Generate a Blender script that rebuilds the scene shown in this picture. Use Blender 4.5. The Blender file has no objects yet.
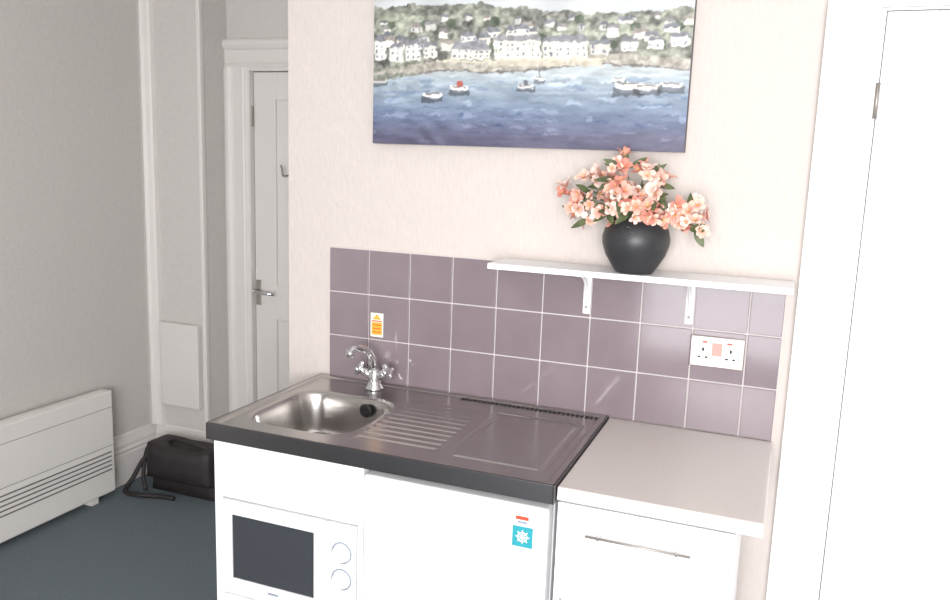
import bpy, bmesh, math, random
import numpy as np
from mathutils import Vector, Matrix
random.seed(4)
scene=bpy.context.scene
try:
    scene.view_settings.view_transform='Standard'
    scene.view_settings.look='None'
except Exception: pass

def lin(c):
    c=c/255.0
    return c/12.92 if c<=0.04045 else ((c+0.055)/1.055)**2.4
def L(r,g,b): return (lin(r),lin(g),lin(b),1.0)

# ------------------------------------------------------------ materials
def mat(name,col,rough=0.5,metal=0.0,bump=0.0,bscale=60.0,bstretch=(1,1,1),var=0.0,vscale=3.0,coat=0.0,attr=None,spec=None):
    m=bpy.data.materials.new(name); m.use_nodes=True
    nt=m.node_tree; b=nt.nodes['Principled BSDF']
    b.inputs['Base Color'].default_value=col
    b.inputs['Roughness'].default_value=rough
    b.inputs['Metallic'].default_value=metal
    if spec is not None: b.inputs['Specular IOR Level'].default_value=spec
    if coat:
        b.inputs['Coat Weight'].default_value=coat
        b.inputs['Coat Roughness'].default_value=0.10
    tc=nt.nodes.new('ShaderNodeTexCoord')
    mp=nt.nodes.new('ShaderNodeMapping'); mp.inputs['Scale'].default_value=bstretch
    nt.links.new(tc.outputs['Object'],mp.inputs['Vector'])
    if attr:
        a=nt.nodes.new('ShaderNodeVertexColor'); a.layer_name=attr
        nt.links.new(a.outputs['Color'],b.inputs['Base Color'])
    n2=nt.nodes.new('ShaderNodeTexNoise'); n2.inputs['Scale'].default_value=vscale; n2.inputs['Detail'].default_value=6
    nt.links.new(mp.outputs['Vector'],n2.inputs['Vector'])
    if var>0 and not attr:
        r=nt.nodes.new('ShaderNodeValToRGB')
        r.color_ramp.elements[0].position=0.3; r.color_ramp.elements[1].position=0.7
        r.color_ramp.elements[0].color=tuple(max(0,c*(1-var)) for c in col[:3])+(1,)
        r.color_ramp.elements[1].color=tuple(min(1,c*(1+var)) for c in col[:3])+(1,)
        nt.links.new(n2.outputs['Fac'],r.inputs['Fac']); nt.links.new(r.outputs['Color'],b.inputs['Base Color'])
    if bump>0:
        n=nt.nodes.new('ShaderNodeTexNoise'); n.inputs['Scale'].default_value=bscale; n.inputs['Detail'].default_value=5
        nt.links.new(mp.outputs['Vector'],n.inputs['Vector'])
        bp=nt.nodes.new('ShaderNodeBump'); bp.inputs['Strength'].default_value=bump; bp.inputs['Distance'].default_value=0.004
        nt.links.new(n.outputs['Fac'],bp.inputs['Height']); nt.links.new(bp.outputs['Normal'],b.inputs['Normal'])
    return m

M_wall=mat('wallpaper_cream',L(200,192,187),0.85,bump=0.5,bscale=70,bstretch=(1.6,1.6,0.5),var=0.03,vscale=50)
M_wallL=mat('wallpaper_grey',L(197,193,190),0.85,bump=0.5,bscale=60,bstretch=(1,1,1),var=0.03,vscale=45)
M_ceil=mat('ceiling_paint',L(235,233,230),0.9)
M_gloss=mat('white_gloss_paint',L(238,238,240),0.35,var=0.01)
M_trimL=mat('trim_paint_greyer',L(214,210,207),0.45,var=0.02)  # greyer than white_gloss_paint; left, pier and alcove joinery
M_carpet=mat('carpet_blue_grey',L(108,118,124),0.95,bump=0.8,bscale=350,var=0.16,vscale=140,spec=0.1)
M_cab=mat('cabinet_white',L(244,244,246),0.35)
M_cabedge=mat('cabinet_gap',L(150,150,152),0.6)
M_tile=mat('tile_mauve',L(127,115,121),0.10,var=0.07,vscale=6,bump=0.08,bscale=12,coat=0.6)
M_grout=mat('grout',L(206,200,200),0.9)
M_steel=mat('stainless_steel',L(186,183,181),0.24,metal=1.0,bump=0.04,bscale=240,bstretch=(0.1,1,1))
M_steeld=mat('stainless_edge',L(118,116,118),0.33,metal=1.0)
M_chrome=mat('chrome',L(215,215,218),0.08,metal=1.0)
M_black=mat('black_slot',L(22,21,22),0.6)
M_worktop=mat('laminate_worktop',L(200,193,190),0.30,var=0.05,vscale=180)
M_workedge=mat('laminate_edge',L(212,205,202),0.45,var=0.03,vscale=150)
M_glassd=mat('microwave_glass',L(60,63,68),0.12)
M_mw=mat('microwave_white',L(236,236,238),0.3)
M_heater=mat('heater_enamel',L(224,221,217),0.4)
M_hdark=mat('heater_slot',L(105,103,102),0.7)
M_bag=mat('bag_fabric',L(40,34,36),0.6,bump=0.4,bscale=200,var=0.2,vscale=20)
M_vase=mat('vase_black',L(46,47,50),0.42,bump=0.15,bscale=40,var=0.1,vscale=20)
M_leaf=mat('leaf_green',L(84,94,62),0.5,var=0.3,vscale=30)
M_stem=mat('stem_green',L(80,92,52),0.6)
M_petal=mat('petal',L(235,170,150),0.6,attr='Col')
M_paint=mat('oil_paint',L(128,128,128),0.5,attr='Col',bump=0.5,bscale=90,bstretch=(0.4,1,1))
M_canvas=mat('canvas_edge',L(100,96,104),0.7)
M_socket=mat('socket_cream',L(232,226,216),0.35)
M_socketm=mat('socket_steel',L(190,182,178),0.25,metal=0.8)
M_red=mat('switch_red',L(205,60,60),0.4)
M_pink=mat('label_pink',L(226,150,140),0.5)
M_stw=mat('sticker_white',L(240,238,232),0.5)
M_sty=mat('sticker_yellow',L(232,170,56),0.5)
M_str=mat('sticker_red',L(200,74,48),0.5)
M_stt=mat('sticker_teal',L(40,150,164),0.5)
M_grey=mat('grey_print',L(140,148,162),0.5)
M_bronze=mat('hinge_metal',L(160,155,150),0.45,metal=0.6)

# ------------------------------------------------------------ helpers
def empty(name):
    e=bpy.data.objects.new(name,None); scene.collection.objects.link(e); return e
def obj(name,me,m,parent=None,smooth=False):
    o=bpy.data.objects.new(name,me); scene.collection.objects.link(o)
    me.materials.append(m)
    if parent: o.parent=parent
    if smooth: me.polygons.foreach_set('use_smooth',[True]*len(me.polygons))
    return o
def boxes(name,lst,m,parent=None,bev=0.0,seg=2):
    bm=bmesh.new()
    for a,b in lst:
        a=Vector(a); b=Vector(b); c=(a+b)/2; s=b-a
        r=bmesh.ops.create_cube(bm,size=1)
        for v in r['verts']: v.co=Vector((v.co.x*s.x,v.co.y*s.y,v.co.z*s.z))+c
    if bev>0: bmesh.ops.bevel(bm,geom=bm.edges[:],offset=bev,segments=seg,affect='EDGES',profile=0.5)
    me=bpy.data.meshes.new(name); bm.to_mesh(me); bm.free()
    return obj(name,me,m,parent)
def box(name,a,b,m,parent=None,bev=0.0,seg=2): return boxes(name,[(a,b)],m,parent,bev,seg)
def tube(name,pts,r,m,parent=None,n=12,cap=True):
    pts=[Vector(p) for p in pts]
    rs=r if isinstance(r,(list,tuple)) else [r]*len(pts)
    vs=[];fs=[]; up=None
    for i,p in enumerate(pts):
        t=(pts[min(i+1,len(pts)-1)]-pts[max(i-1,0)]).normalized()
        if up is None: up=Vector((0,0,1)) if abs(t.z)<0.9 else Vector((1,0,0))
        s=t.cross(up).normalized(); up=s.cross(t).normalized()
        for k in range(n):
            a=2*math.pi*k/n
            vs.append(p+(s*math.cos(a)+up*math.sin(a))*rs[i])
    for i in range(len(pts)-1):
        for k in range(n):
            k2=(k+1)%n
            fs.append((i*n+k,i*n+k2,(i+1)*n+k2,(i+1)*n+k))
    if cap:
        fs.append(tuple(range(n))[::-1]); fs.append(tuple((len(pts)-1)*n+k for k in range(n)))
    me=bpy.data.meshes.new(name); me.from_pydata(vs,[],fs); me.update()
    return obj(name,me,m,parent,True)
def smoothpath(pts,sub=6):
    P=[Vector(p) for p in pts]; P=[P[0]*2-P[1]]+P+[P[-1]*2-P[-2]]; out=[]
    for i in range(1,len(P)-2):
        for k in range(sub):
            t=k/sub; a,b,c,d=P[i-1],P[i],P[i+1],P[i+2]
            out.append(0.5*((2*b)+(c-a)*t+(2*a-5*b+4*c-d)*t*t+(3*b-a-3*c+d)*t**3))
    out.append(P[-2]); return out
def lathe(name,prof,center,m,parent=None,n=40,axis='Z'):
    vs=[];fs=[]; c=Vector(center)
    for r,z in prof:
        for k in range(n):
            a=2*math.pi*k/n
            p=Vector((r*math.cos(a),r*math.sin(a),z))
            if axis=='Y': p=Vector((p.x,-p.z,p.y))
            vs.append(p+c)
    for i in range(len(prof)-1):
        for k in range(n):
            k2=(k+1)%n; fs.append((i*n+k,i*n+k2,(i+1)*n+k2,(i+1)*n+k))
    me=bpy.data.meshes.new(name); me.from_pydata(vs,[],fs); me.update()
    return obj(name,me,m,parent,True)
def prism(name,va,vb,m,parent):
    n=len(va); vs=list(va)+list(vb)
    fs=[(i,(i+1)%n,n+(i+1)%n,n+i) for i in range(n)]+[tuple(range(n))[::-1],tuple(range(n,2*n))]
    me=bpy.data.meshes.new(name); me.from_pydata(vs,[],fs); me.update()
    bm=bmesh.new(); bm.from_mesh(me); bmesh.ops.recalc_face_normals(bm,faces=bm.faces[:]); bm.to_mesh(me); bm.free()
    return obj(name,me,m,parent)
def extrude_profile(name,prof,p0,p1,out,m,parent=None):
    f=lambda p:[(p[0]+out[0]*d,p[1]+out[1]*d,z) for d,z in prof]
    return prism(name,f(p0),f(p1),m,parent)
def vprofile(name,prof,z0,z1,m,parent=None):
    return prism(name,[(x,y,z0) for x,y in prof],[(x,y,z1) for x,y in prof],m,parent)

# ------------------------------------------------------------ room shell
H=2.75; XL=-3.0; XR=1.9; YR=-4.2
box('floor',(XL-0.1,YR-0.1,-0.05),(XR+0.1,1.2,0),M_carpet)
box('ceiling',(XL-0.1,YR-0.1,H),(XR+0.1,1.2,H+0.05),M_ceil)
box('wall_left',(XL-0.1,YR,0),(XL,0.82,H),M_wallL)
box('wall_alcove_pier',(XL-0.1,0.82,0),(-2.657,1.12,H),M_wallL)
boxes('wall_alcove',[((-2.657,1.02,0),(-2.527,1.12,H)),((-2.527,1.02,2.062),(-1.74,1.12,H)),((-1.74,1.02,0),(-1.612,1.12,H))],M_wallL)
boxes('wall_back',[((-1.612,0,0),(0.165,0.12,H)),((0.165,0,2.075),(0.99,0.12,H)),((0.99,0,0),(XR,0.12,H))],M_wall)
box('wall_back_return',(-1.612,0.12,0),(-1.512,1.12,H),M_wallL)
box('wall_right',(XR,YR,0),(XR+0.1,0.12,H),M_wall)
wx0,wx1,wz0,wz1=-1.1,1.5,0.15,2.35; wzm=0.9  # opening runs below the transom only to hold the added sheen lamp
boxes('wall_rear',[((XL,YR-0.1,0),(wx0,YR,H)),((wx1,YR-0.1,0),(XR,YR,H)),((wx0,YR-0.1,0),(wx1,YR,wz0)),((wx0,YR-0.1,wz1),(wx1,YR,H))],M_wall)
w=empty('window_1')
boxes('frame',[((wx0,YR-0.08,wz0),(wx0+0.05,YR-0.02,wz1)),((wx1-0.05,YR-0.08,wz0),(wx1,YR-0.02,wz1)),((wx0,YR-0.08,wz0),(wx1,YR-0.02,wz0+0.05)),((wx0,YR-0.08,wz1-0.05),(wx1,YR-0.02,wz1)),((wx0,YR-0.08,wzm-0.03),(wx1,YR-0.02,wzm+0.03)),(((wx0+wx1)/2-0.025,YR-0.08,wz0),((wx0+wx1)/2+0.025,YR-0.02,wz1))],M_gloss,w)
box('sill',(wx0-0.05,YR-0.02,wz0-0.04),(wx1+0.05,YR+0.12,wz0),M_gloss,w,0.004)

SK=[(0,0),(0.024,0),(0.024,0.15),(0.020,0.16),(0.024,0.172),(0.018,0.185),(0.018,0.20),(0.010,0.225),(0.006,0.245),(0,0.25)]
extrude_profile('baseboard_left',SK,(XL,YR),(XL,0.82),(1,0),M_trimL)
extrude_profile('baseboard_pier',SK,(XL+0.024,0.82),(-2.633,0.82),(0,-1),M_trimL)
extrude_profile('baseboard_back',SK,(-1.612,0.0),(-1.475,0.0),(0,-1),M_gloss)
t=empty('trim_pier')
vprofile('casing',[(XL,0.82),(XL,0.795),(XL+0.02,0.785),(XL+0.035,0.795),(XL+0.05,0.80),(XL+0.06,0.79),(XL+0.07,0.80),(XL+0.075,0.82)],0.25,H,M_trimL,t)
box('boxing',(-2.915,0.785,0.37),(-2.68,0.82,0.80),M_trimL,t,0.004)
box('corner_bead',(-2.672,0.812,0.25),(-2.650,0.84,H),M_trimL,t,0.005)

def architrave(name,x0,x1,zt,y,wid,m,head=0.13):
    e=empty(name)
    def prof(xi,s):
        P=[(0,0),(0,0.018),(0.012,0.022),(0.02,0.016),(0.028,0.02),(wid*0.62,0.02),(wid*0.68,0.028),(wid*0.8,0.036),(wid*0.92,0.036),(wid,0.03),(wid,0)]
        return [(xi+s*a,y-b) for a,b in P]
    vprofile('jamb_left',prof(x0,-1),0,zt,m,e)
    vprofile('jamb_right',prof(x1,1),0,zt,m,e)
    P=[(0,0),(0.018,0),(0.022,0.012),(0.016,0.02),(0.02,0.028),(0.02,head*0.62),(0.028,head*0.68),(0.036,head*0.8),(0.036,head*0.92),(0.03,head),(0,head)]
    extrude_profile('head',[(d,zt+z) for d,z in P],(x0-wid,y),(x1+wid,y),(0,-1),m,e)
architrave('trim_alcove_door',-2.527,-1.74,2.062,1.02,0.130,M_trimL)
d=empty('door_2')
boxes('lining',[((-2.526,1.0,0),(-2.513,1.12,2.061)),((-1.755,1.0,0),(-1.741,1.12,2.061)),((-2.513,1.0,2.045),(-1.755,1.12,2.061))],M_trimL,d)
boxes('stiles',[((-2.509,1.03,0.01),(-2.385,1.07,2.041)),((-1.875,1.03,0.01),(-1.76,1.07,2.041)),((-2.385,1.03,0.01),(-1.875,1.07,0.22)),((-2.385,1.03,0.82),(-1.875,1.07,1.0)),((-2.385,1.03,1.91),(-1.875,1.07,2.041)),((-2.18,1.03,0.22),(-2.08,1.07,0.82)),((-2.18,1.03,1.0),(-2.08,1.07,1.91))],M_trimL,d,0.003)
box('panels',(-2.39,1.045,0.02),(-1.87,1.06,2.0),M_trimL,d)
box('handle_plate',(-2.502,1.022,0.89),(-2.475,1.03,1.02),M_bronze,d,0.003)
tube('lever',[(-2.488,1.025,0.965),(-2.488,0.985,0.965),(-2.47,0.975,0.965),(-2.36,0.975,0.96)],[0.009,0.009,0.009,0.007],M_chrome,d)
box('hinge',(-2.520,1.012,1.78),(-2.508,1.03,1.88),M_bronze,d,0.002)
tube('coat_hook',smoothpath([(-2.31,1.03,1.55),(-2.31,0.985,1.55),(-2.31,0.975,1.58),(-2.31,0.965,1.60)]),0.005,M_bronze,d)

architrave('trim_door_frame',0.165,0.99,2.075,0.0,0.128,M_gloss)
d=empty('door_1')
boxes('lining',[((0.166,-0.01,0),(0.176,0.12,2.074)),((0.977,-0.01,0),(0.989,0.12,2.074)),((0.176,-0.01,2.068),(0.977,0.12,2.074))],M_gloss,d)
boxes('stiles',[((0.179,-0.006,0.01),(0.295,0.034,2.066)),((0.86,-0.006,0.01),(0.974,0.034,2.066)),((0.295,-0.006,0.01),(0.86,0.034,0.22)),((0.295,-0.006,0.85),(0.86,0.034,1.0)),((0.295,-0.006,1.94),(0.86,0.034,2.066)),((0.535,-0.006,0.22),(0.62,0.034,0.85)),((0.535,-0.006,1.0),(0.62,0.034,1.94))],M_gloss,d,0.003)
box('panels',(0.29,-0.001,0.1),(0.87,0.028,2.0),M_gloss,d)
tube('hinge_barrel',[(0.1755,-0.014,1.80),(0.1755,-0.014,1.89)],0.0055,M_bronze,d)
box('hinge_leaf',(0.167,-0.013,1.80),(0.176,-0.0095,1.89),M_bronze,d)
tube('knob_stem',[(0.92,-0.006,1.0),(0.92,-0.05,1.0)],0.012,M_chrome,d)
lathe('knob',[(0.001,0.03),(0.02,0.028),(0.028,0.015),(0.02,0.0),(0.012,-0.005)],(0.92,-0.05,1.0),M_chrome,d,axis='Y')

# ------------------------------------------------------------ tiled splashback
sp=empty('tiled_splashback')
TX0=-1.44; TP=0.151; TZ0=0.902
box('grout',(TX0,-0.006,TZ0),(0.008,0,TZ0+3*TP-0.002),M_grout,sp)
tl=[]
for r in range(3):
    for c in range(10):
        x0=TX0+c*TP; x1=min(x0+TP-0.0045,0.007)
        tl.append(((x0,-0.012,TZ0+r*TP),(x1,-0.002,TZ0+(r+1)*TP-0.0045)))
boxes('tiles',tl,M_tile,sp,0.0014)

# ------------------------------------------------------------ sink
sk=empty('stainless_steel_sink')
SX0,SX1,SY0,SY1=-1.470,-0.462,-0.612,-0.014
ZT=0.908
nx,ny=440,270
X,Y=np.meshgrid(np.linspace(SX0,SX1,nx),np.linspace(SY0,SY1,ny),indexing='ij')
def sstep(a,b,x):
    t=np.clip((x-a)/(b-a),0,1); return t*t*(3-2*t)
Z=np.full_like(X,ZT)
edge=np.minimum(np.minimum(X-SX0,SX1-X),np.minimum(Y-SY0,SY1-Y))
Z-=0.006*sstep(0.014,0.028,edge)
def rr(cx,cy,hx,hy,rad):
    qx=np.abs(X-cx)-hx+rad; qy=np.abs(Y-cy)-hy+rad
    return np.hypot(np.maximum(qx,0),np.maximum(qy,0))+np.minimum(np.maximum(qx,qy),0)-rad
dB=rr(-1.253,-0.355,0.172,0.172,0.085)
Z-=0.004*sstep(0.012,0.0,dB)
Z-=0.145*(sstep(0.0,-0.03,dB)*0.86+0.14*sstep(-0.02,-0.16,dB))
dD=rr(-0.935,-0.33,0.125,0.20,0.03)
mask=sstep(0.0,-0.012,dD)
Z-=0.002*mask
g=np.abs(np.mod((Y+0.53)/0.036,1.0)-0.5)*2
Z+=0.0028*mask*sstep(0.35,0.9,g)
dP=rr(-0.645,-0.33,0.140,0.21,0.02)
Z-=0.004*sstep(0.0,-0.008,dP)
Z+=0.003*sstep(-0.02,-0.028,dP)
def gridfaces(nx,ny):
    I=np.arange(nx*ny).reshape(nx,ny)
    return np.stack([I[:-1,:-1].ravel(),I[1:,:-1].ravel(),I[1:,1:].ravel(),I[:-1,1:].ravel()],1)
def npmesh(name,V,F):
    me=bpy.data.meshes.new(name)
    me.vertices.add(len(V)); me.vertices.foreach_set('co',V.astype(np.float32).ravel())
    me.loops.add(F.size); me.loops.foreach_set('vertex_index',F.astype(np.int32).ravel())
    me.polygons.add(len(F)); me.polygons.foreach_set('loop_start',np.arange(0,F.size,4,dtype=np.int32))
    try: me.polygons.foreach_set('loop_total',np.full(len(F),4,dtype=np.int32))
    except Exception: pass
    me.update(calc_edges=True); me.validate(); return me
obj('basin_top',npmesh('basin_top',np.stack([X.ravel(),Y.ravel(),Z.ravel()],1),gridfaces(nx,ny)),M_steel,sk,True)
boxes('folded_rim',[((SX0-0.001,SY0-0.003,ZT-0.048),(SX1+0.001,SY0+0.004,ZT)),((SX0-0.003,SY0-0.003,ZT-0.048),(SX0+0.003,SY1,ZT)),((SX1-0.003,SY0-0.003,ZT-0.048),(SX1+0.003,SY1,ZT)),((SX0,SY1-0.002,ZT-0.03),(SX1,SY1+0.002,ZT))],M_steeld,sk,0.0012)
slots=[]
x=-0.93
while x<-0.49:
    slots.append(((x,-0.058,ZT-0.0065),(x+0.009,-0.034,ZT-0.0045))); x+=0.0145
boxes('vent_slots',slots,M_black,sk)
lathe('waste',[(0.045,0.003),(0.040,0.005),(0.03,0.001),(0.001,0.0)],(-1.20,-0.33,ZT-0.152),M_steel,sk)
lathe('waste_hole',[(0.028,0.0025),(0.001,0.0025)],(-1.20,-0.33,ZT-0.150),M_black,sk)
lathe('overflow',[(0.022,0.0),(0.020,0.003),(0.012,0.003),(0.001,0.001)],(-1.19,-0.206,ZT-0.04),M_black,sk,axis='Y')

# ------------------------------------------------------------ mixer tap
tp=empty('mixer_tap')
tx,ty,tz=-1.228,-0.080,ZT-0.0055
lathe('base',[(0.001,0),(0.030,0),(0.030,0.006),(0.024,0.012),(0.020,0.03),(0.021,0.05),(0.017,0.062),(0.013,0.07),(0.001,0.072)],(tx,ty,tz),M_chrome,tp)
tube('spout',smoothpath([(tx,ty,tz+0.05),(tx-0.002,ty-0.004,tz+0.095),(tx-0.012,ty-0.02,tz+0.128),(tx-0.025,ty-0.045,tz+0.143),(tx-0.036,ty-0.070,tz+0.148),(tx-0.043,ty-0.085,tz+0.135)]),0.0105,M_chrome,tp,16)
lathe('nozzle',[(0.001,0),(0.0135,0),(0.0135,0.022),(0.001,0.022)],(tx-0.043,ty-0.086,tz+0.122),M_chrome,tp)
for s,nm in ((-1,'hot'),(1,'cold')):
    p0=Vector((tx,ty,tz+0.035)); dirv=Vector((s*0.80,-0.1,0.50)).normalized()
    p1=p0+dirv*0.052
    tube('arm_'+nm,[p0,p0+dirv*0.03,p1],[0.013,0.013,0.016],M_chrome,tp,16)
    tube('boss_'+nm,[p1,p1+dirv*0.008,p1+dirv*0.018],[0.018,0.020,0.012],M_chrome,tp,16)
    a=dirv.cross(Vector((0,1,0))).normalized(); b=dirv.cross(a)
    c=p1+dirv*0.010
    for k,v in enumerate((a,b)):
        tube('grip_%s_%d'%(nm,k),[c-v*0.027,c-v*0.022,c,c+v*0.022,c+v*0.027],[0.006,0.0095,0.009,0.0095,0.006],M_chrome,tp,12)

# ------------------------------------------------------------ sink cabinet
cb=empty('sink_base_cabinet')
yF=-0.592
boxes('carcass',[((-1.464,yF,0.0),(-1.437,-0.03,0.858)),((-0.998,yF,0.0),(-0.982,-0.03,0.858)),((-1.437,yF+0.01,0.375),(-0.998,-0.03,0.393)),((-1.437,-0.05,0.1),(-0.998,-0.03,0.72)),((-1.437,yF+0.03,0.08),(-0.998,-0.05,0.1))],M_cab,cb,0.001)
box('fascia',(-1.437,yF,0.688),(-0.998,yF+0.018,0.858),M_cab,cb,0.001)
box('lower_door',(-1.435,yF-0.0,0.105),(-1.0,yF+0.018,0.388),M_cab,cb,0.002)
box('plinth',(-1.437,yF+0.05,0.0),(-0.998,yF+0.066,0.08),M_cab,cb)

mw=empty('microwave_oven')
mx0,mx1,mz0,mz1=-1.430,-1.001,0.396,0.684; my=yF-0.004
box('body',(mx0+0.003,my+0.03,mz0+0.006),(mx1-0.003,-0.24,mz1-0.003),M_mw,mw,0.006)
boxes('feet',[((mx0+0.03,-0.54,mz0-0.002),(mx0+0.06,-0.5,mz0+0.01)),((mx1-0.06,-0.54,mz0-0.002),(mx1-0.03,-0.5,mz0+0.01)),((mx0+0.03,-0.32,mz0-0.002),(mx0+0.06,-0.28,mz0+0.01)),((mx1-0.06,-0.32,mz0-0.002),(mx1-0.03,-0.28,mz0+0.01))],M_black,mw)
dx1=-1.092
wl,wr,wb,wtp=-1.402,-1.130,0.447,0.642
boxes('door_frame',[((mx0,my-0.004,mz0+0.004),(wl,my+0.028,mz1)),((wr,my-0.004,mz0+0.004),(dx1,my+0.028,mz1)),((wl,my-0.004,mz0+0.004),(wr,my+0.028,wb)),((wl,my-0.004,wtp),(wr,my+0.028,mz1))],M_mw,mw,0.0015)
box('window',(wl-0.001,my+0.001,wb-0.002),(wr+0.001,my+0.02,wtp+0.002),M_glassd,mw)
box('control_panel',(dx1+0.002,my-0.004,mz0+0.004),(mx1,my+0.028,mz1),M_mw,mw,0.002)
for z in (0.603,0.526):
    lathe('dial_ring',[(0.031,0.0),(0.031,0.002),(0.027,0.002),(0.027,0)],(-1.042,my-0.004,z),M_grey,mw,axis='Y')
    lathe('dial',[(0.0245,0.0),(0.0235,0.012),(0.020,0.015),(0.001,0.015)],(-1.042,my-0.004,z),M_mw,mw,axis='Y')
    box('dial_grip',(-1.045,my-0.023,z-0.020),(-1.039,my-0.018,z+0.020),M_mw,mw,0.002)
box('logo',(-1.28,my-0.0048,0.424),(-1.245,my-0.004,0.431),M_grey,mw)

fr=empty('mini_fridge')
box('body',(-0.976,-0.545,0.02),(-0.474,-0.05,0.85),M_cab,fr,0.003)
box('door',(-0.976,yF-0.012,0.085),(-0.474,-0.55,0.840),M_cab,fr,0.008,3)
box('top_trim',(-0.976,-0.575,0.844),(-0.474,-0.545,0.857),M_cabedge,fr)
box('plinth',(-0.97,-0.55,0.0),(-0.48,-0.53,0.08),M_cabedge,fr)
fy=yF-0.0125
box('energy_label',(-0.562,fy-0.0006,0.732),(-0.510,fy+0.0005,0.785),M_stt,fr)
c=Vector((-0.536,fy-0.001,0.7585))
for k in range(4):
    a=k*math.pi/4; v=Vector((math.cos(a),0,math.sin(a)))*0.018
    tube('snowflake_%d'%k,[c-v,c+v],0.0015,M_stw,fr,6)
lathe('label_ring',[(0.013,0.0),(0.013,0.0012),(0.0105,0.0012),(0.0105,0)],c,M_stw,fr,axis='Y')
box('brand_tag',(-0.555,fy-0.0006,0.802),(-0.522,fy+0.0005,0.811),M_str,fr)
box('brand_tag_text',(-0.550,fy-0.0009,0.793),(-0.525,fy+0.0005,0.798),M_grey,fr)

rc=empty('drawer_base_cabinet')
boxes('carcass',[((-0.456,-0.57,0.0),(-0.44,-0.02,0.865)),((-0.062,-0.57,0.0),(-0.046,-0.02,0.865)),((-0.44,-0.57,0.09),(-0.062,-0.02,0.105)),((-0.44,-0.035,0.105),(-0.062,-0.02,0.865)),((-0.44,-0.57,0.845),(-0.062,-0.02,0.865))],M_cab,rc,0.001)
box('drawer_front',(-0.455,yF,0.700),(-0.047,-0.571,0.860),M_cab,rc,0.002)
box('door_front',(-0.455,yF,0.105),(-0.047,-0.571,0.698),M_cab,rc,0.002)
box('plinth',(-0.44,-0.52,0.0),(-0.062,-0.505,0.09),M_cab,rc)
tube('drawer_handle',[(-0.380,yF-0.022,0.797),(-0.138,yF-0.022,0.797)],0.0032,M_bronze,rc,10)
tube('handle_post_a',[(-0.350,yF,0.797),(-0.350,yF-0.024,0.797)],0.0045,M_chrome,rc,10)
tube('handle_post_b',[(-0.170,yF,0.797),(-0.170,yF-0.024,0.797)],0.0045,M_chrome,rc,10)
tube('door_handle',[(-0.43,yF,0.625),(-0.43,yF-0.022,0.622),(-0.43,yF-0.027,0.615),(-0.43,yF-0.027,0.50),(-0.43,yF,0.49)],0.0045,M_chrome,rc,10)
wt=empty('laminate_countertop')
box('slab',(-0.457,-0.600,0.867),(0.010,-0.013,0.901),M_worktop,wt,0.004,3)
box('edge_band',(-0.455,-0.6012,0.869),(0.008,-0.598,0.897),M_workedge,wt)

# ------------------------------------------------------------ shelf, socket, sticker
sh=empty('wall_shelf')
box('board',(-0.815,-0.168,1.346),(0.024,-0.013,1.363),M_gloss,sh,0.002)
for i,x in enumerate((-0.548,-0.247)):
    vprofile('plate_%d'%i,[(x-0.011,-0.012),(x-0.011,-0.016),(x-0.003,-0.019),(x+0.003,-0.019),(x+0.011,-0.016),(x+0.011,-0.012)],1.215,1.346,M_gloss,sh)
    box('arm_%d'%i,(x-0.010,-0.13,1.340),(x+0.010,-0.012,1.346),M_gloss,sh,0.001)
    tube('brace_%d'%i,smoothpath([(x,-0.018,1.265),(x,-0.032,1.295),(x,-0.060,1.322),(x,-0.10,1.340)]),0.0045,M_gloss,sh,8)
    lathe('screw_%d'%i,[(0.004,0),(0.004,0.002),(0.001,0.003)],(x,-0.019,1.235),M_bronze,sh,12,axis='Y')
so=empty('power_socket')
sx,sz=-0.161,1.141
box('plate',(sx-0.075,-0.022,sz-0.045),(sx+0.075,-0.0125,sz+0.045),M_socketm,so,0.003)
box('insert',(sx-0.069,-0.0245,sz-0.038),(sx+0.069,-0.021,sz+0.038),M_socket,so,0.002)
for s in (-1,1):
    cx=sx+s*0.038
    boxes('pins_%d'%s,[((cx-0.003,-0.0252,sz+0.002),(cx+0.003,-0.0244,sz+0.012)),((cx-0.014,-0.0252,sz-0.018),(cx-0.006,-0.0244,sz-0.013)),((cx+0.006,-0.0252,sz-0.018),(cx+0.014,-0.0244,sz-0.013))],M_black,so)
    rx=sx+s*0.034
    box('rocker_%d'%s,(rx-0.008,-0.028,sz+0.017),(rx+0.008,-0.024,sz+0.033),M_socket,so,0.002)
    box('rocker_mark_%d'%s,(rx-0.007,-0.0286,sz+0.027),(rx+0.007,-0.0275,sz+0.032),M_red,so)
box('label',(sx-0.014,-0.0252,sz-0.010),(sx+0.014,-0.0244,sz+0.028),M_pink,so)
stk=empty('warning_sticker')
box('backing',(-1.281,-0.0130,1.062),(-1.234,-0.0118,1.143),M_stw,stk)
box('yellow',(-1.277,-0.0135,1.069),(-1.238,-0.0125,1.112),M_sty,stk)
box('red',(-1.277,-0.0135,1.114),(-1.238,-0.0125,1.118),M_str,stk)
boxes('text',[((-1.274,-0.0139,1.077+i*0.012),(-1.241,-0.0133,1.080+i*0.012)) for i in range(3)],M_str,stk)
me=bpy.data.meshes.new('triangle'); me.from_pydata([(-1.274,-0.0137,1.121),(-1.241,-0.0137,1.121),(-1.2575,-0.0137,1.140)],[],[(0,1,2)]); obj('triangle',me,M_sty,stk)

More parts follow.
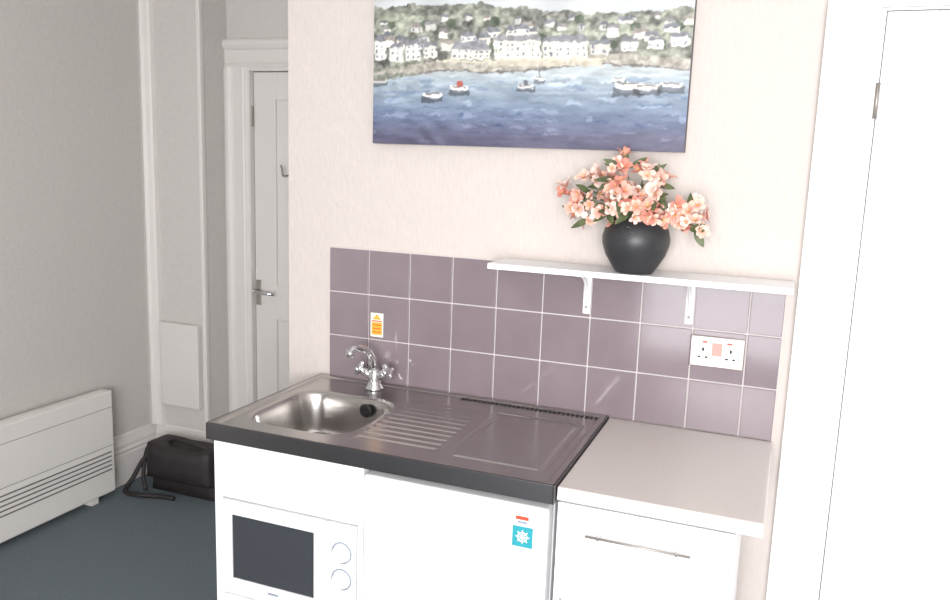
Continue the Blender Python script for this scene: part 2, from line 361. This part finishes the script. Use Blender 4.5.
# ------------------------------------------------------------ painting
W_,H_=0.975,0.56
nx,nz=480,272
u=np.linspace(0,1,nx)[:,None]*np.ones((1,nz)); v=np.ones((nx,1))*np.linspace(0,H_,nz)[None,:]
def vnoise(sx_,sz_,seed):
    r=np.random.RandomState(seed); gx,gz=int(sx_)+2,int(sz_)+2
    G=r.rand(gx,gz); a=u*sx_; b=v/H_*sz_
    i=a.astype(int); j=b.astype(int); fa=a-i; fb=b-j
    fa=fa*fa*(3-2*fa); fb=fb*fb*(3-2*fb)
    return (G[i,j]*(1-fa)+G[i+1,j]*fa)*(1-fb)+(G[i,j+1]*(1-fa)+G[i+1,j+1]*fa)*fb
C=np.zeros((nx,nz,3))
def rgb(*c): return np.array(c,float)
sea_t=[(0.0,(80,78,102)),(0.04,(88,90,116)),(0.08,(98,110,138)),(0.12,(116,132,154)),(0.16,(138,152,168)),(0.19,(154,167,178)),(0.22,(178,186,190))]
for k in range(3):
    C[:,:,k]=np.interp(v[0],[t[0] for t in sea_t],[t[1][k] for t in sea_t])[None,:]
st=vnoise(16,70,1)*0.6+vnoise(40,100,2)*0.4
C+=((st-0.5)*50*(0.4+v/H_*1.6))[:,:,None]
ph=vnoise(7,10,21)*6
C+=(np.sin((u*18+v*95)+ph*2)*vnoise(12,30,22)*12)[:,:,None]
wh=(vnoise(18,70,3)>0.80)&(v<0.21)&(v>0.03); C[wh]+=24
dk=(vnoise(16,70,9)<0.20)&(v<0.21)&(v>0.06); C[dk]-=rgb(22,18,10)
shore=0.226+0.010*np.sin(u*9+1)-0.050*np.clip((0.26-u)/0.26,0,1)
land=v>shore
n1=vnoise(60,50,4); n2=vnoise(22,22,5); n3=vnoise(110,80,6)
Lc=rgb(126,129,119)+(n1[...,None]-0.5)*70*rgb(1,1,0.9)+(n2[...,None]-0.5)*60*rgb(0.9,1,0.8)+(n3[...,None]-0.5)*50
C[land]=Lc[land]
q=(v>shore)&(v<shore+0.032); qc=rgb(164,159,150)+(n3[...,None]-0.5)*50+(n1[...,None]-0.5)*50; C[q]=qc[q]
q2=(v>shore)&(v<shore+0.005); C[q2]=rgb(116,112,110)+((n3-0.5)*40)[q2][:,None]
hl=(v>shore)&(v<0.215)&(u<0.18); C[hl]=(rgb(130,135,124)+(n3[...,None]-0.5)*60)[hl]
hl2=(v>0.235)&(v<0.252)&(u>0.40)&(u<0.75); C[hl2]=(rgb(188,181,166)+(n3[...,None]-0.5)*40)[hl2]
hill=0.392+0.022*np.sin(u*5+0.6)+0.014*vnoise(30,1,8)
sky=v>hill; C[sky]=(rgb(192,197,200)+(vnoise(10,14,11)[...,None]-0.5)*36)[sky]
def rect(x0,x1,z0,z1,col,jit=10):
    m_=(u>x0)&(u<x1)&(v>z0)&(v<z1); C[m_]=rgb(*col)+((n3-0.5)*jit*2)[m_][:,None]
def house(x,z,w,h,rf,wall=(222,220,214),roof=(122,124,132),win=True):
    rect(x,x+w,z,z+h,wall,14)
    m_=(v>=z+h)&(v<z+h+rf)&(u>x-0.003+(v-z-h)*0.8)&(u<x+w+0.003-(v-z-h)*0.8); C[m_]=rgb(*roof)+((n3-0.5)*40)[m_][:,None]
    if win:
        k=x+0.008
        while k<x+w-0.006:
            for zz in np.arange(z+0.006,z+h-0.006,0.015):
                if R.random()<0.85: rect(k,k+0.006,zz,zz+0.007,(112,116,128),8)
            k+=R.uniform(0.014,0.020)
    rect(x,x+0.003,z,z+h,(156,156,156),6)
R=random.Random(12)
for row,(z0,n,s) in enumerate([(0.362,15,0.7),(0.338,17,0.85),(0.312,16,1.0),(0.290,14,1.1)]):
    for i in range(n):
        x=(i+R.uniform(0.0,0.7))/n
        if R.random()<0.30: continue
        w_=R.uniform(0.022,0.05)*s; h_=R.uniform(0.010,0.020)*s
        wc=R.choice([(222,220,214),(206,204,200),(226,222,210),(190,190,186),(214,210,198)])
        rc_=R.choice([(118,122,130),(134,132,134),(104,108,114),(148,140,134)])
        house(x,z0+R.uniform(-0.010,0.010),w_,h_,0.012*s,wc,rc_,win=R.random()<0.5)
        if R.random()<0.55:
            cx,cz=x+w_+0.01,z0; m_=((u-cx)/0.016)**2+((v-cz)/0.013)**2<1; C[m_]=rgb(84,94,80)+((n1-0.5)*50)[m_][:,None]
house(0.0,0.258,0.045,0.055,0.018,(220,218,214)); house(0.055,0.252,0.05,0.040,0.015,(210,210,206)); house(0.112,0.256,0.055,0.045,0.016)
house(0.175,0.262,0.05,0.032,0.012,(218,214,202))
house(0.27,0.255,0.13,0.030,0.026,(214,210,202),(136,138,144)); house(0.30,0.306,0.05,0.018,0.012)
house(0.41,0.258,0.15,0.048,0.020,(222,218,204),(140,140,144)); house(0.45,0.322,0.07,0.016,0.014,(214,212,204))
house(0.565,0.258,0.14,0.042,0.022,(216,212,200),(130,132,138)); house(0.71,0.264,0.06,0.028,0.014,(202,200,194))
house(0.80,0.272,0.05,0.024,0.014); house(0.875,0.278,0.045,0.022,0.011); house(0.94,0.284,0.05,0.026,0.012)
for x0,x1,z0 in ((0.22,0.42,0.246),(0.42,0.76,0.250)): rect(x0,x1,z0,z0+0.008,(202,196,178),14)
def boat(x,z,l,hull=(236,236,232),mast=False,cab=None):
    a=(u-x)/l; m_=(np.abs(a)<1)&(v<z)&(v>z-l*0.55*(1-a**4))
    sh_=(np.abs(a*0.95)<1)&(v<=z-l*0.30)&(v>z-l*0.80); C[sh_]=C[sh_]*0.64
    C[m_]=rgb(*hull)
    m2=(np.abs(a)<0.95)&(v<z-l*0.40)&(v>z-l*0.55*(1-a**4)); C[m2]=rgb(116,120,132)
    m3=(np.abs(a)<0.7)&(v<z-0.0005)&(v>z-l*0.14); C[m3]=rgb(120,110,106)
    if cab: rect(x-l*0.25,x+l*0.3,z-0.001,z+l*0.4,cab,6)
    if mast: rect(x-0.0012,x+0.0016,z,z+l*1.1,(100,98,102),2)
boat(0.21,0.156,0.033,cab=(150,160,176)); boat(0.303,0.178,0.033,cab=(170,84,76)); boat(0.52,0.182,0.026,(206,208,210),cab=(94,96,106)); boat(0.56,0.202,0.018,mast=True)
boat(0.83,0.186,0.044); boat(0.885,0.182,0.036,(206,204,200)); boat(0.952,0.188,0.034,(222,222,220)); boat(0.02,0.20,0.03,(190,190,190)); boat(0.80,0.200,0.02,(214,214,214))
def blur(A):
    B=A.copy(); B[1:-1,:]=(A[:-2,:]+4*A[1:-1,:]+A[2:,:])/6; D=B.copy(); D[:,1:-1]=(B[:,:-2]+4*B[:,1:-1]+B[:,2:])/6; return D
ii=np.arange(nx)[:,None]+np.round((vnoise(90,60,31)-0.5)*4).astype(int); jj=np.arange(nz)[None,:]+np.round((vnoise(80,70,32)-0.5)*4).astype(int)
C=C[np.clip(ii,0,nx-1),np.clip(jj,0,nz-1)]
C=blur(C)
g_=C.mean(axis=2,keepdims=True); C=g_+(C-g_)*0.95
C=np.clip(C,0,255)/255.0
Cl=np.where(C<=0.04045,C/12.92,((C+0.055)/1.055)**2.4)
PX0,PZ0,PY=-1.270,1.700,-0.037
pe=empty('harbour_painting')
me=npmesh('canvas_front',np.stack([(PX0+u*W_).ravel(),np.full(u.size,PY),(PZ0+v).ravel()],1),gridfaces(nx,nz))
ca=me.color_attributes.new('Col','FLOAT_COLOR','POINT')
ca.data.foreach_set('color',np.concatenate([Cl.reshape(-1,3),np.ones((u.size,1))],1).astype(np.float32).ravel())
obj('canvas_front',me,M_paint,pe)
box('stretcher',(PX0,PY+0.0008,PZ0),(PX0+W_,-0.001,PZ0+H_),M_canvas,pe)

# ------------------------------------------------------------ vase + flowers
vx,vy,vz=-0.398,-0.105,1.363
ve=empty('flower_vase')
lathe('pot',[(0.001,0.0),(0.050,0.0),(0.054,0.004),(0.066,0.022),(0.083,0.05),(0.093,0.080),(0.094,0.100),(0.088,0.122),(0.076,0.140),(0.068,0.150),(0.071,0.158),(0.068,0.160),(0.063,0.152),(0.066,0.138),(0.001,0.130)],(vx,vy,vz),M_vase,ve,56)
fl=empty('flower_bouquet')
clusters=[(-.185,.180,-.01,.030),(-.150,.225,.0,.034),(-.115,.190,-.03,.036),(-.140,.150,-.02,.026),(-.075,.265,.0,.036),(-.055,.300,.0,.022),(.010,.255,-.02,.042),(-.045,.215,-.05,.040),(.050,.220,-.03,.036),(-.005,.180,-.06,.042),(.095,.175,-.02,.030),(.135,.165,-.02,.036),(-.075,.175,-.05,.030),(.045,.170,-.06,.034),(.160,.195,.0,.024),(.165,.140,-.01,.024),(-.205,.215,.01,.018),(.060,.255,.01,.018),(-.105,.245,.03,.026)]
pv=[];pf=[];pc=[]
pal=[(230,184,168),(226,166,150),(236,208,198),(212,138,122),(240,220,210),(228,176,160),(234,196,180)]
def petal(c,n,t,ln,wd,cup,col,dark):
    b=n.cross(t); base=len(pv)
    rows=[(0.0,0.16),(0.25,0.7),(0.55,1.0),(0.85,0.75),(1.0,0.2)]
    for q,wf in rows:
        for s in (-1,0,1):
            h=cup*math.sin(q*1.9)*ln + abs(s)*0.12*wd*wf
            pv.append(c+t*(ln*q)+b*(s*wd*wf*0.5)+n*h)
            f=min(1,q*1.5+0.15); pc.append([dark[k]*(1-f)+col[k]*f for k in range(3)]+[1])
    for i in range(4):
        for j in range(2):
            a=base+i*3+j; pf.append((a,a+1,a+4,a+3))
FR=random.Random(3)
for (dx,dz,dy,rad) in clusters:
    cc=Vector((vx+dx,vy+dy,vz+dz))
    nb=max(3,int(rad*rad*7600))
    for i in range(nb):
        d_=Vector((FR.gauss(0,1),FR.gauss(-0.5,1),FR.gauss(0.15,1))).normalized()
        c=cc+d_*rad*FR.uniform(0.6,1.2)
        n=(d_+Vector((FR.uniform(-.5,.5),FR.uniform(-.7,.2),FR.uniform(-.3,.5)))).normalized()
        t0=n.orthogonal().normalized(); col=[lin(x) for x in FR.choice(pal)]; dk=[lin(x) for x in FR.choice([(184,100,90),(200,128,110),(194,148,104)])]
        sc=FR.uniform(0.015,0.026); off=FR.random()*6
        for k in range(5):
            a=off+k*2*math.pi/5; t=(t0*math.cos(a)+n.cross(t0)*math.sin(a))
            petal(c,n,t,sc*FR.uniform(.8,1.15),sc*0.8,FR.uniform(0.2,0.9),col,dk)
        for k in range(3):
            t=(t0*math.cos(k*2.1)+n.cross(t0)*math.sin(k*2.1)); petal(c+n*0.001,n,t,0.005,0.003,1.2,[lin(226),lin(190),lin(90)],dk)
me=bpy.data.meshes.new('blossoms'); me.from_pydata(pv,[],pf); me.update()
ca=me.color_attributes.new('Col','FLOAT_COLOR','POINT')
ca.data.foreach_set('color',np.array(pc,dtype=np.float32).ravel())
obj('blossoms',me,M_petal,fl,True)
for i,(dx,dz,dy,rad) in enumerate(clusters):
    tube('stem_%d'%i,smoothpath([(vx+dx*0.12,vy+dy*0.1,vz+0.131),(vx+dx*0.35,vy+dy*0.4,vz+0.16+max(0,dz-0.16)*0.5),(vx+dx,vy+dy,vz+dz)],4),0.0022,M_stem,fl,6)
lv=[];lf=[]
def leaf(p,d_,ln,wd,n):
    p=Vector(p); d_=Vector(d_).normalized(); n=Vector(n); b=d_.cross(n).normalized(); n=b.cross(d_); base=len(lv)
    for i in range(7):
        q=i/6; wf=math.sin(math.pi*min(1,q*0.93+0.05))**0.8
        for s in (-1,0,1): lv.append(p+d_*ln*q+b*s*wd*0.5*wf+n*(-0.25*ln*q*q+abs(s)*0.12*wd))
    for i in range(6):
        for j in range(2):
            a=base+i*3+j; lf.append((a,a+1,a+4,a+3))
leaf((vx-.04,vy,vz+.285),(-.1,-.1,1),.055,.018,(0,-1,.2)); leaf((vx-.03,vy,vz+.29),(.7,-.1,.5),.055,.018,(0,-1,.4))
leaf((vx+.16,vy-.02,vz+.13),(.5,-.2,-.8),.05,.022,(0,-1,.2)); leaf((vx+.0,vy,vz+.29),(1,-.1,.2),.06,.018,(0,-1,.4))
leaf((vx+.03,vy,vz+.27),(.7,-.1,.7),.05,.016,(0,-1,.4))
for i in range(60):
    c=FR.choice(clusters); leaf((vx+c[0]*0.9,vy+c[2]-.015,vz+c[1]-0.01),(FR.uniform(-1,1)+c[0]*5,FR.uniform(-1.,.2),FR.uniform(-.6,.8)),FR.uniform(.035,.058),.018,(0,-1,.5))
me=bpy.data.meshes.new('leaves'); me.from_pydata(lv,[],lf); me.update(); obj('leaves',me,M_leaf,fl,True)

# ------------------------------------------------------------ panel heater
he=empty('panel_heater')
hx0,hx1=XL+0.026,-2.905; hy0,hy1=-0.75,0.455; hz0,hz1=0.03,0.528
box('body',(hx0,hy0,hz0),(hx1,hy1,hz1),M_heater,he,0.008,3)
box('top_outlet',(hx0+0.015,hy0+0.03,hz1-0.001),(hx1-0.02,hy1-0.03,hz1+0.003),M_heater,he,0.001)
box('grille_recess',(hx1-0.002,hy0+0.04,0.135),(hx1+0.0015,hy1-0.015,0.245),M_heater,he)
boxes('grille_slots',[((hx1+0.0005,hy0+0.05,0.142+i*0.0215),(hx1+0.0025,hy1-0.022,0.1485+i*0.0215)) for i in range(5)],M_hdark,he)
boxes('seam',[((hx1-0.001,hy0+0.004,0.448),(hx1+0.0008,hy1-0.004,0.450)),((hx1-0.001,hy0+0.004,0.262),(hx1+0.0008,hy1-0.004,0.264))],M_hdark,he)
boxes('feet',[((hx0+0.01,hy0+0.1,0),(hx1-0.01,hy0+0.14,0.032)),((hx0+0.01,hy1-0.14,0),(hx1-0.01,hy1-0.1,0.032))],M_heater,he)

# ------------------------------------------------------------ shoulder bag
bg=empty('shoulder_bag')
def softbox(name,a,b,m,parent,top=0.8,sag=0.012):
    bm=bmesh.new(); bmesh.ops.create_cube(bm,size=1)
    bmesh.ops.subdivide_edges(bm,edges=bm.edges[:],cuts=7,use_grid_fill=True)
    a=Vector(a); b=Vector(b); c=(a+b)/2; s=b-a
    for v_ in bm.verts:
        p=v_.co.copy(); k=1-(1-top)*(p.z+0.5)
        qx=abs(2*p.x); qz=abs(2*p.z); bulge=(1-qx**4)*(1-qz**4)
        y=p.y*(0.72+0.35*bulge)*k
        x=p.x*(1-0.05*(abs(2*p.y)**2))
        v_.co=Vector((x*s.x,y*s.y,p.z*s.z))+c+Vector((0,0,-sag*max(0,p.z)*(1-qx**2)*2+0.006*math.sin(p.x*17)*max(0,p.z)))
    bmesh.ops.smooth_vert(bm,verts=[v_ for v_ in bm.verts if v_.co.z>a.z+0.01],factor=0.4,use_axis_x=True,use_axis_y=True,use_axis_z=True)
    me=bpy.data.meshes.new(name); bm.to_mesh(me); bm.free(); return obj(name,me,m,parent,True)
by=0.075; bx=-0.03
softbox('bag_body',(-2.80+bx,0.50+by,0.0),(-2.40+bx,0.68+by,0.250),M_bag,bg,0.85,0.01)
softbox('flap',(-2.795+bx,0.465+by,0.08),(-2.405+bx,0.60+by,0.252),M_bag,bg,0.95,0.01)
tube('handle',smoothpath([(-2.74,0.56+by,0.24),(-2.70,0.55+by,0.262),(-2.62,0.54+by,0.262),(-2.55,0.54+by,0.260),(-2.50,0.56+by,0.24)]),0.009,M_bag,bg,8)
tube('strap',smoothpath([(-2.81,0.56+by,0.20),(-2.86,0.52+by,0.15),(-2.895,0.48+by,0.06),(-2.89,0.42+by,0.012),(-2.80,0.41+by,0.012),(-2.70,0.44+by,0.012),(-2.62,0.45+by,0.012)]),0.011,M_bag,bg,8)
tube('strap_loop',smoothpath([(-2.81,0.54+by,0.23),(-2.86,0.54+by,0.19),(-2.85,0.50+by,0.08),(-2.81,0.47+by,0.015)]),0.010,M_bag,bg,8)
box('buckle',(-2.64,0.468+by,0.12),(-2.61,0.478+by,0.14),M_bronze,bg,0.003)

# ------------------------------------------------------------ lights
def area(name,loc,rot,sx_,sy_,e,col):
    l=bpy.data.lights.new(name,'AREA'); l.shape='RECTANGLE'; l.size=sx_; l.size_y=sy_; l.energy=e; l.color=col
    o=bpy.data.objects.new(name,l); scene.collection.objects.link(o); o.location=loc; o.rotation_euler=rot; return o
area('window_daylight',((-0.7+wx1)/2,YR-0.12,(wzm+wz1)/2),(math.radians(90),0,0),wx1+0.7,wz1-wzm,222,(1.0,0.99,0.98))
area('tile_sheen_fill',((wx0+wx1)/2,YR-0.12,(wz0+wzm)/2),(math.radians(90),0,0),wx1-wx0,wzm-wz0,30,(1.0,0.99,0.985))  # weak lamp added below the daylight one for tile sheen, not a real pane
wd=bpy.data.worlds.new('world'); scene.world=wd; wd.use_nodes=True
wd.node_tree.nodes['Background'].inputs['Color'].default_value=(0.8,0.88,1,1)
wd.node_tree.nodes['Background'].inputs['Strength'].default_value=1.0

# ------------------------------------------------------------ camera
cam=bpy.data.cameras.new('camera'); co=bpy.data.objects.new('camera',cam); scene.collection.objects.link(co)
cam.sensor_width=36; cam.lens=36*811/950; cam.clip_start=0.05
Rm=Matrix(((0.9308,-0.0945,0.3531),(0.3641,0.1463,-0.9198),(0.0353,0.9847,0.1706)))
q=Rm.to_quaternion(); q.normalize()
co.matrix_world=Matrix.Translation((0,-2.38,1.66))@q.to_matrix().to_4x4()
scene.camera=co
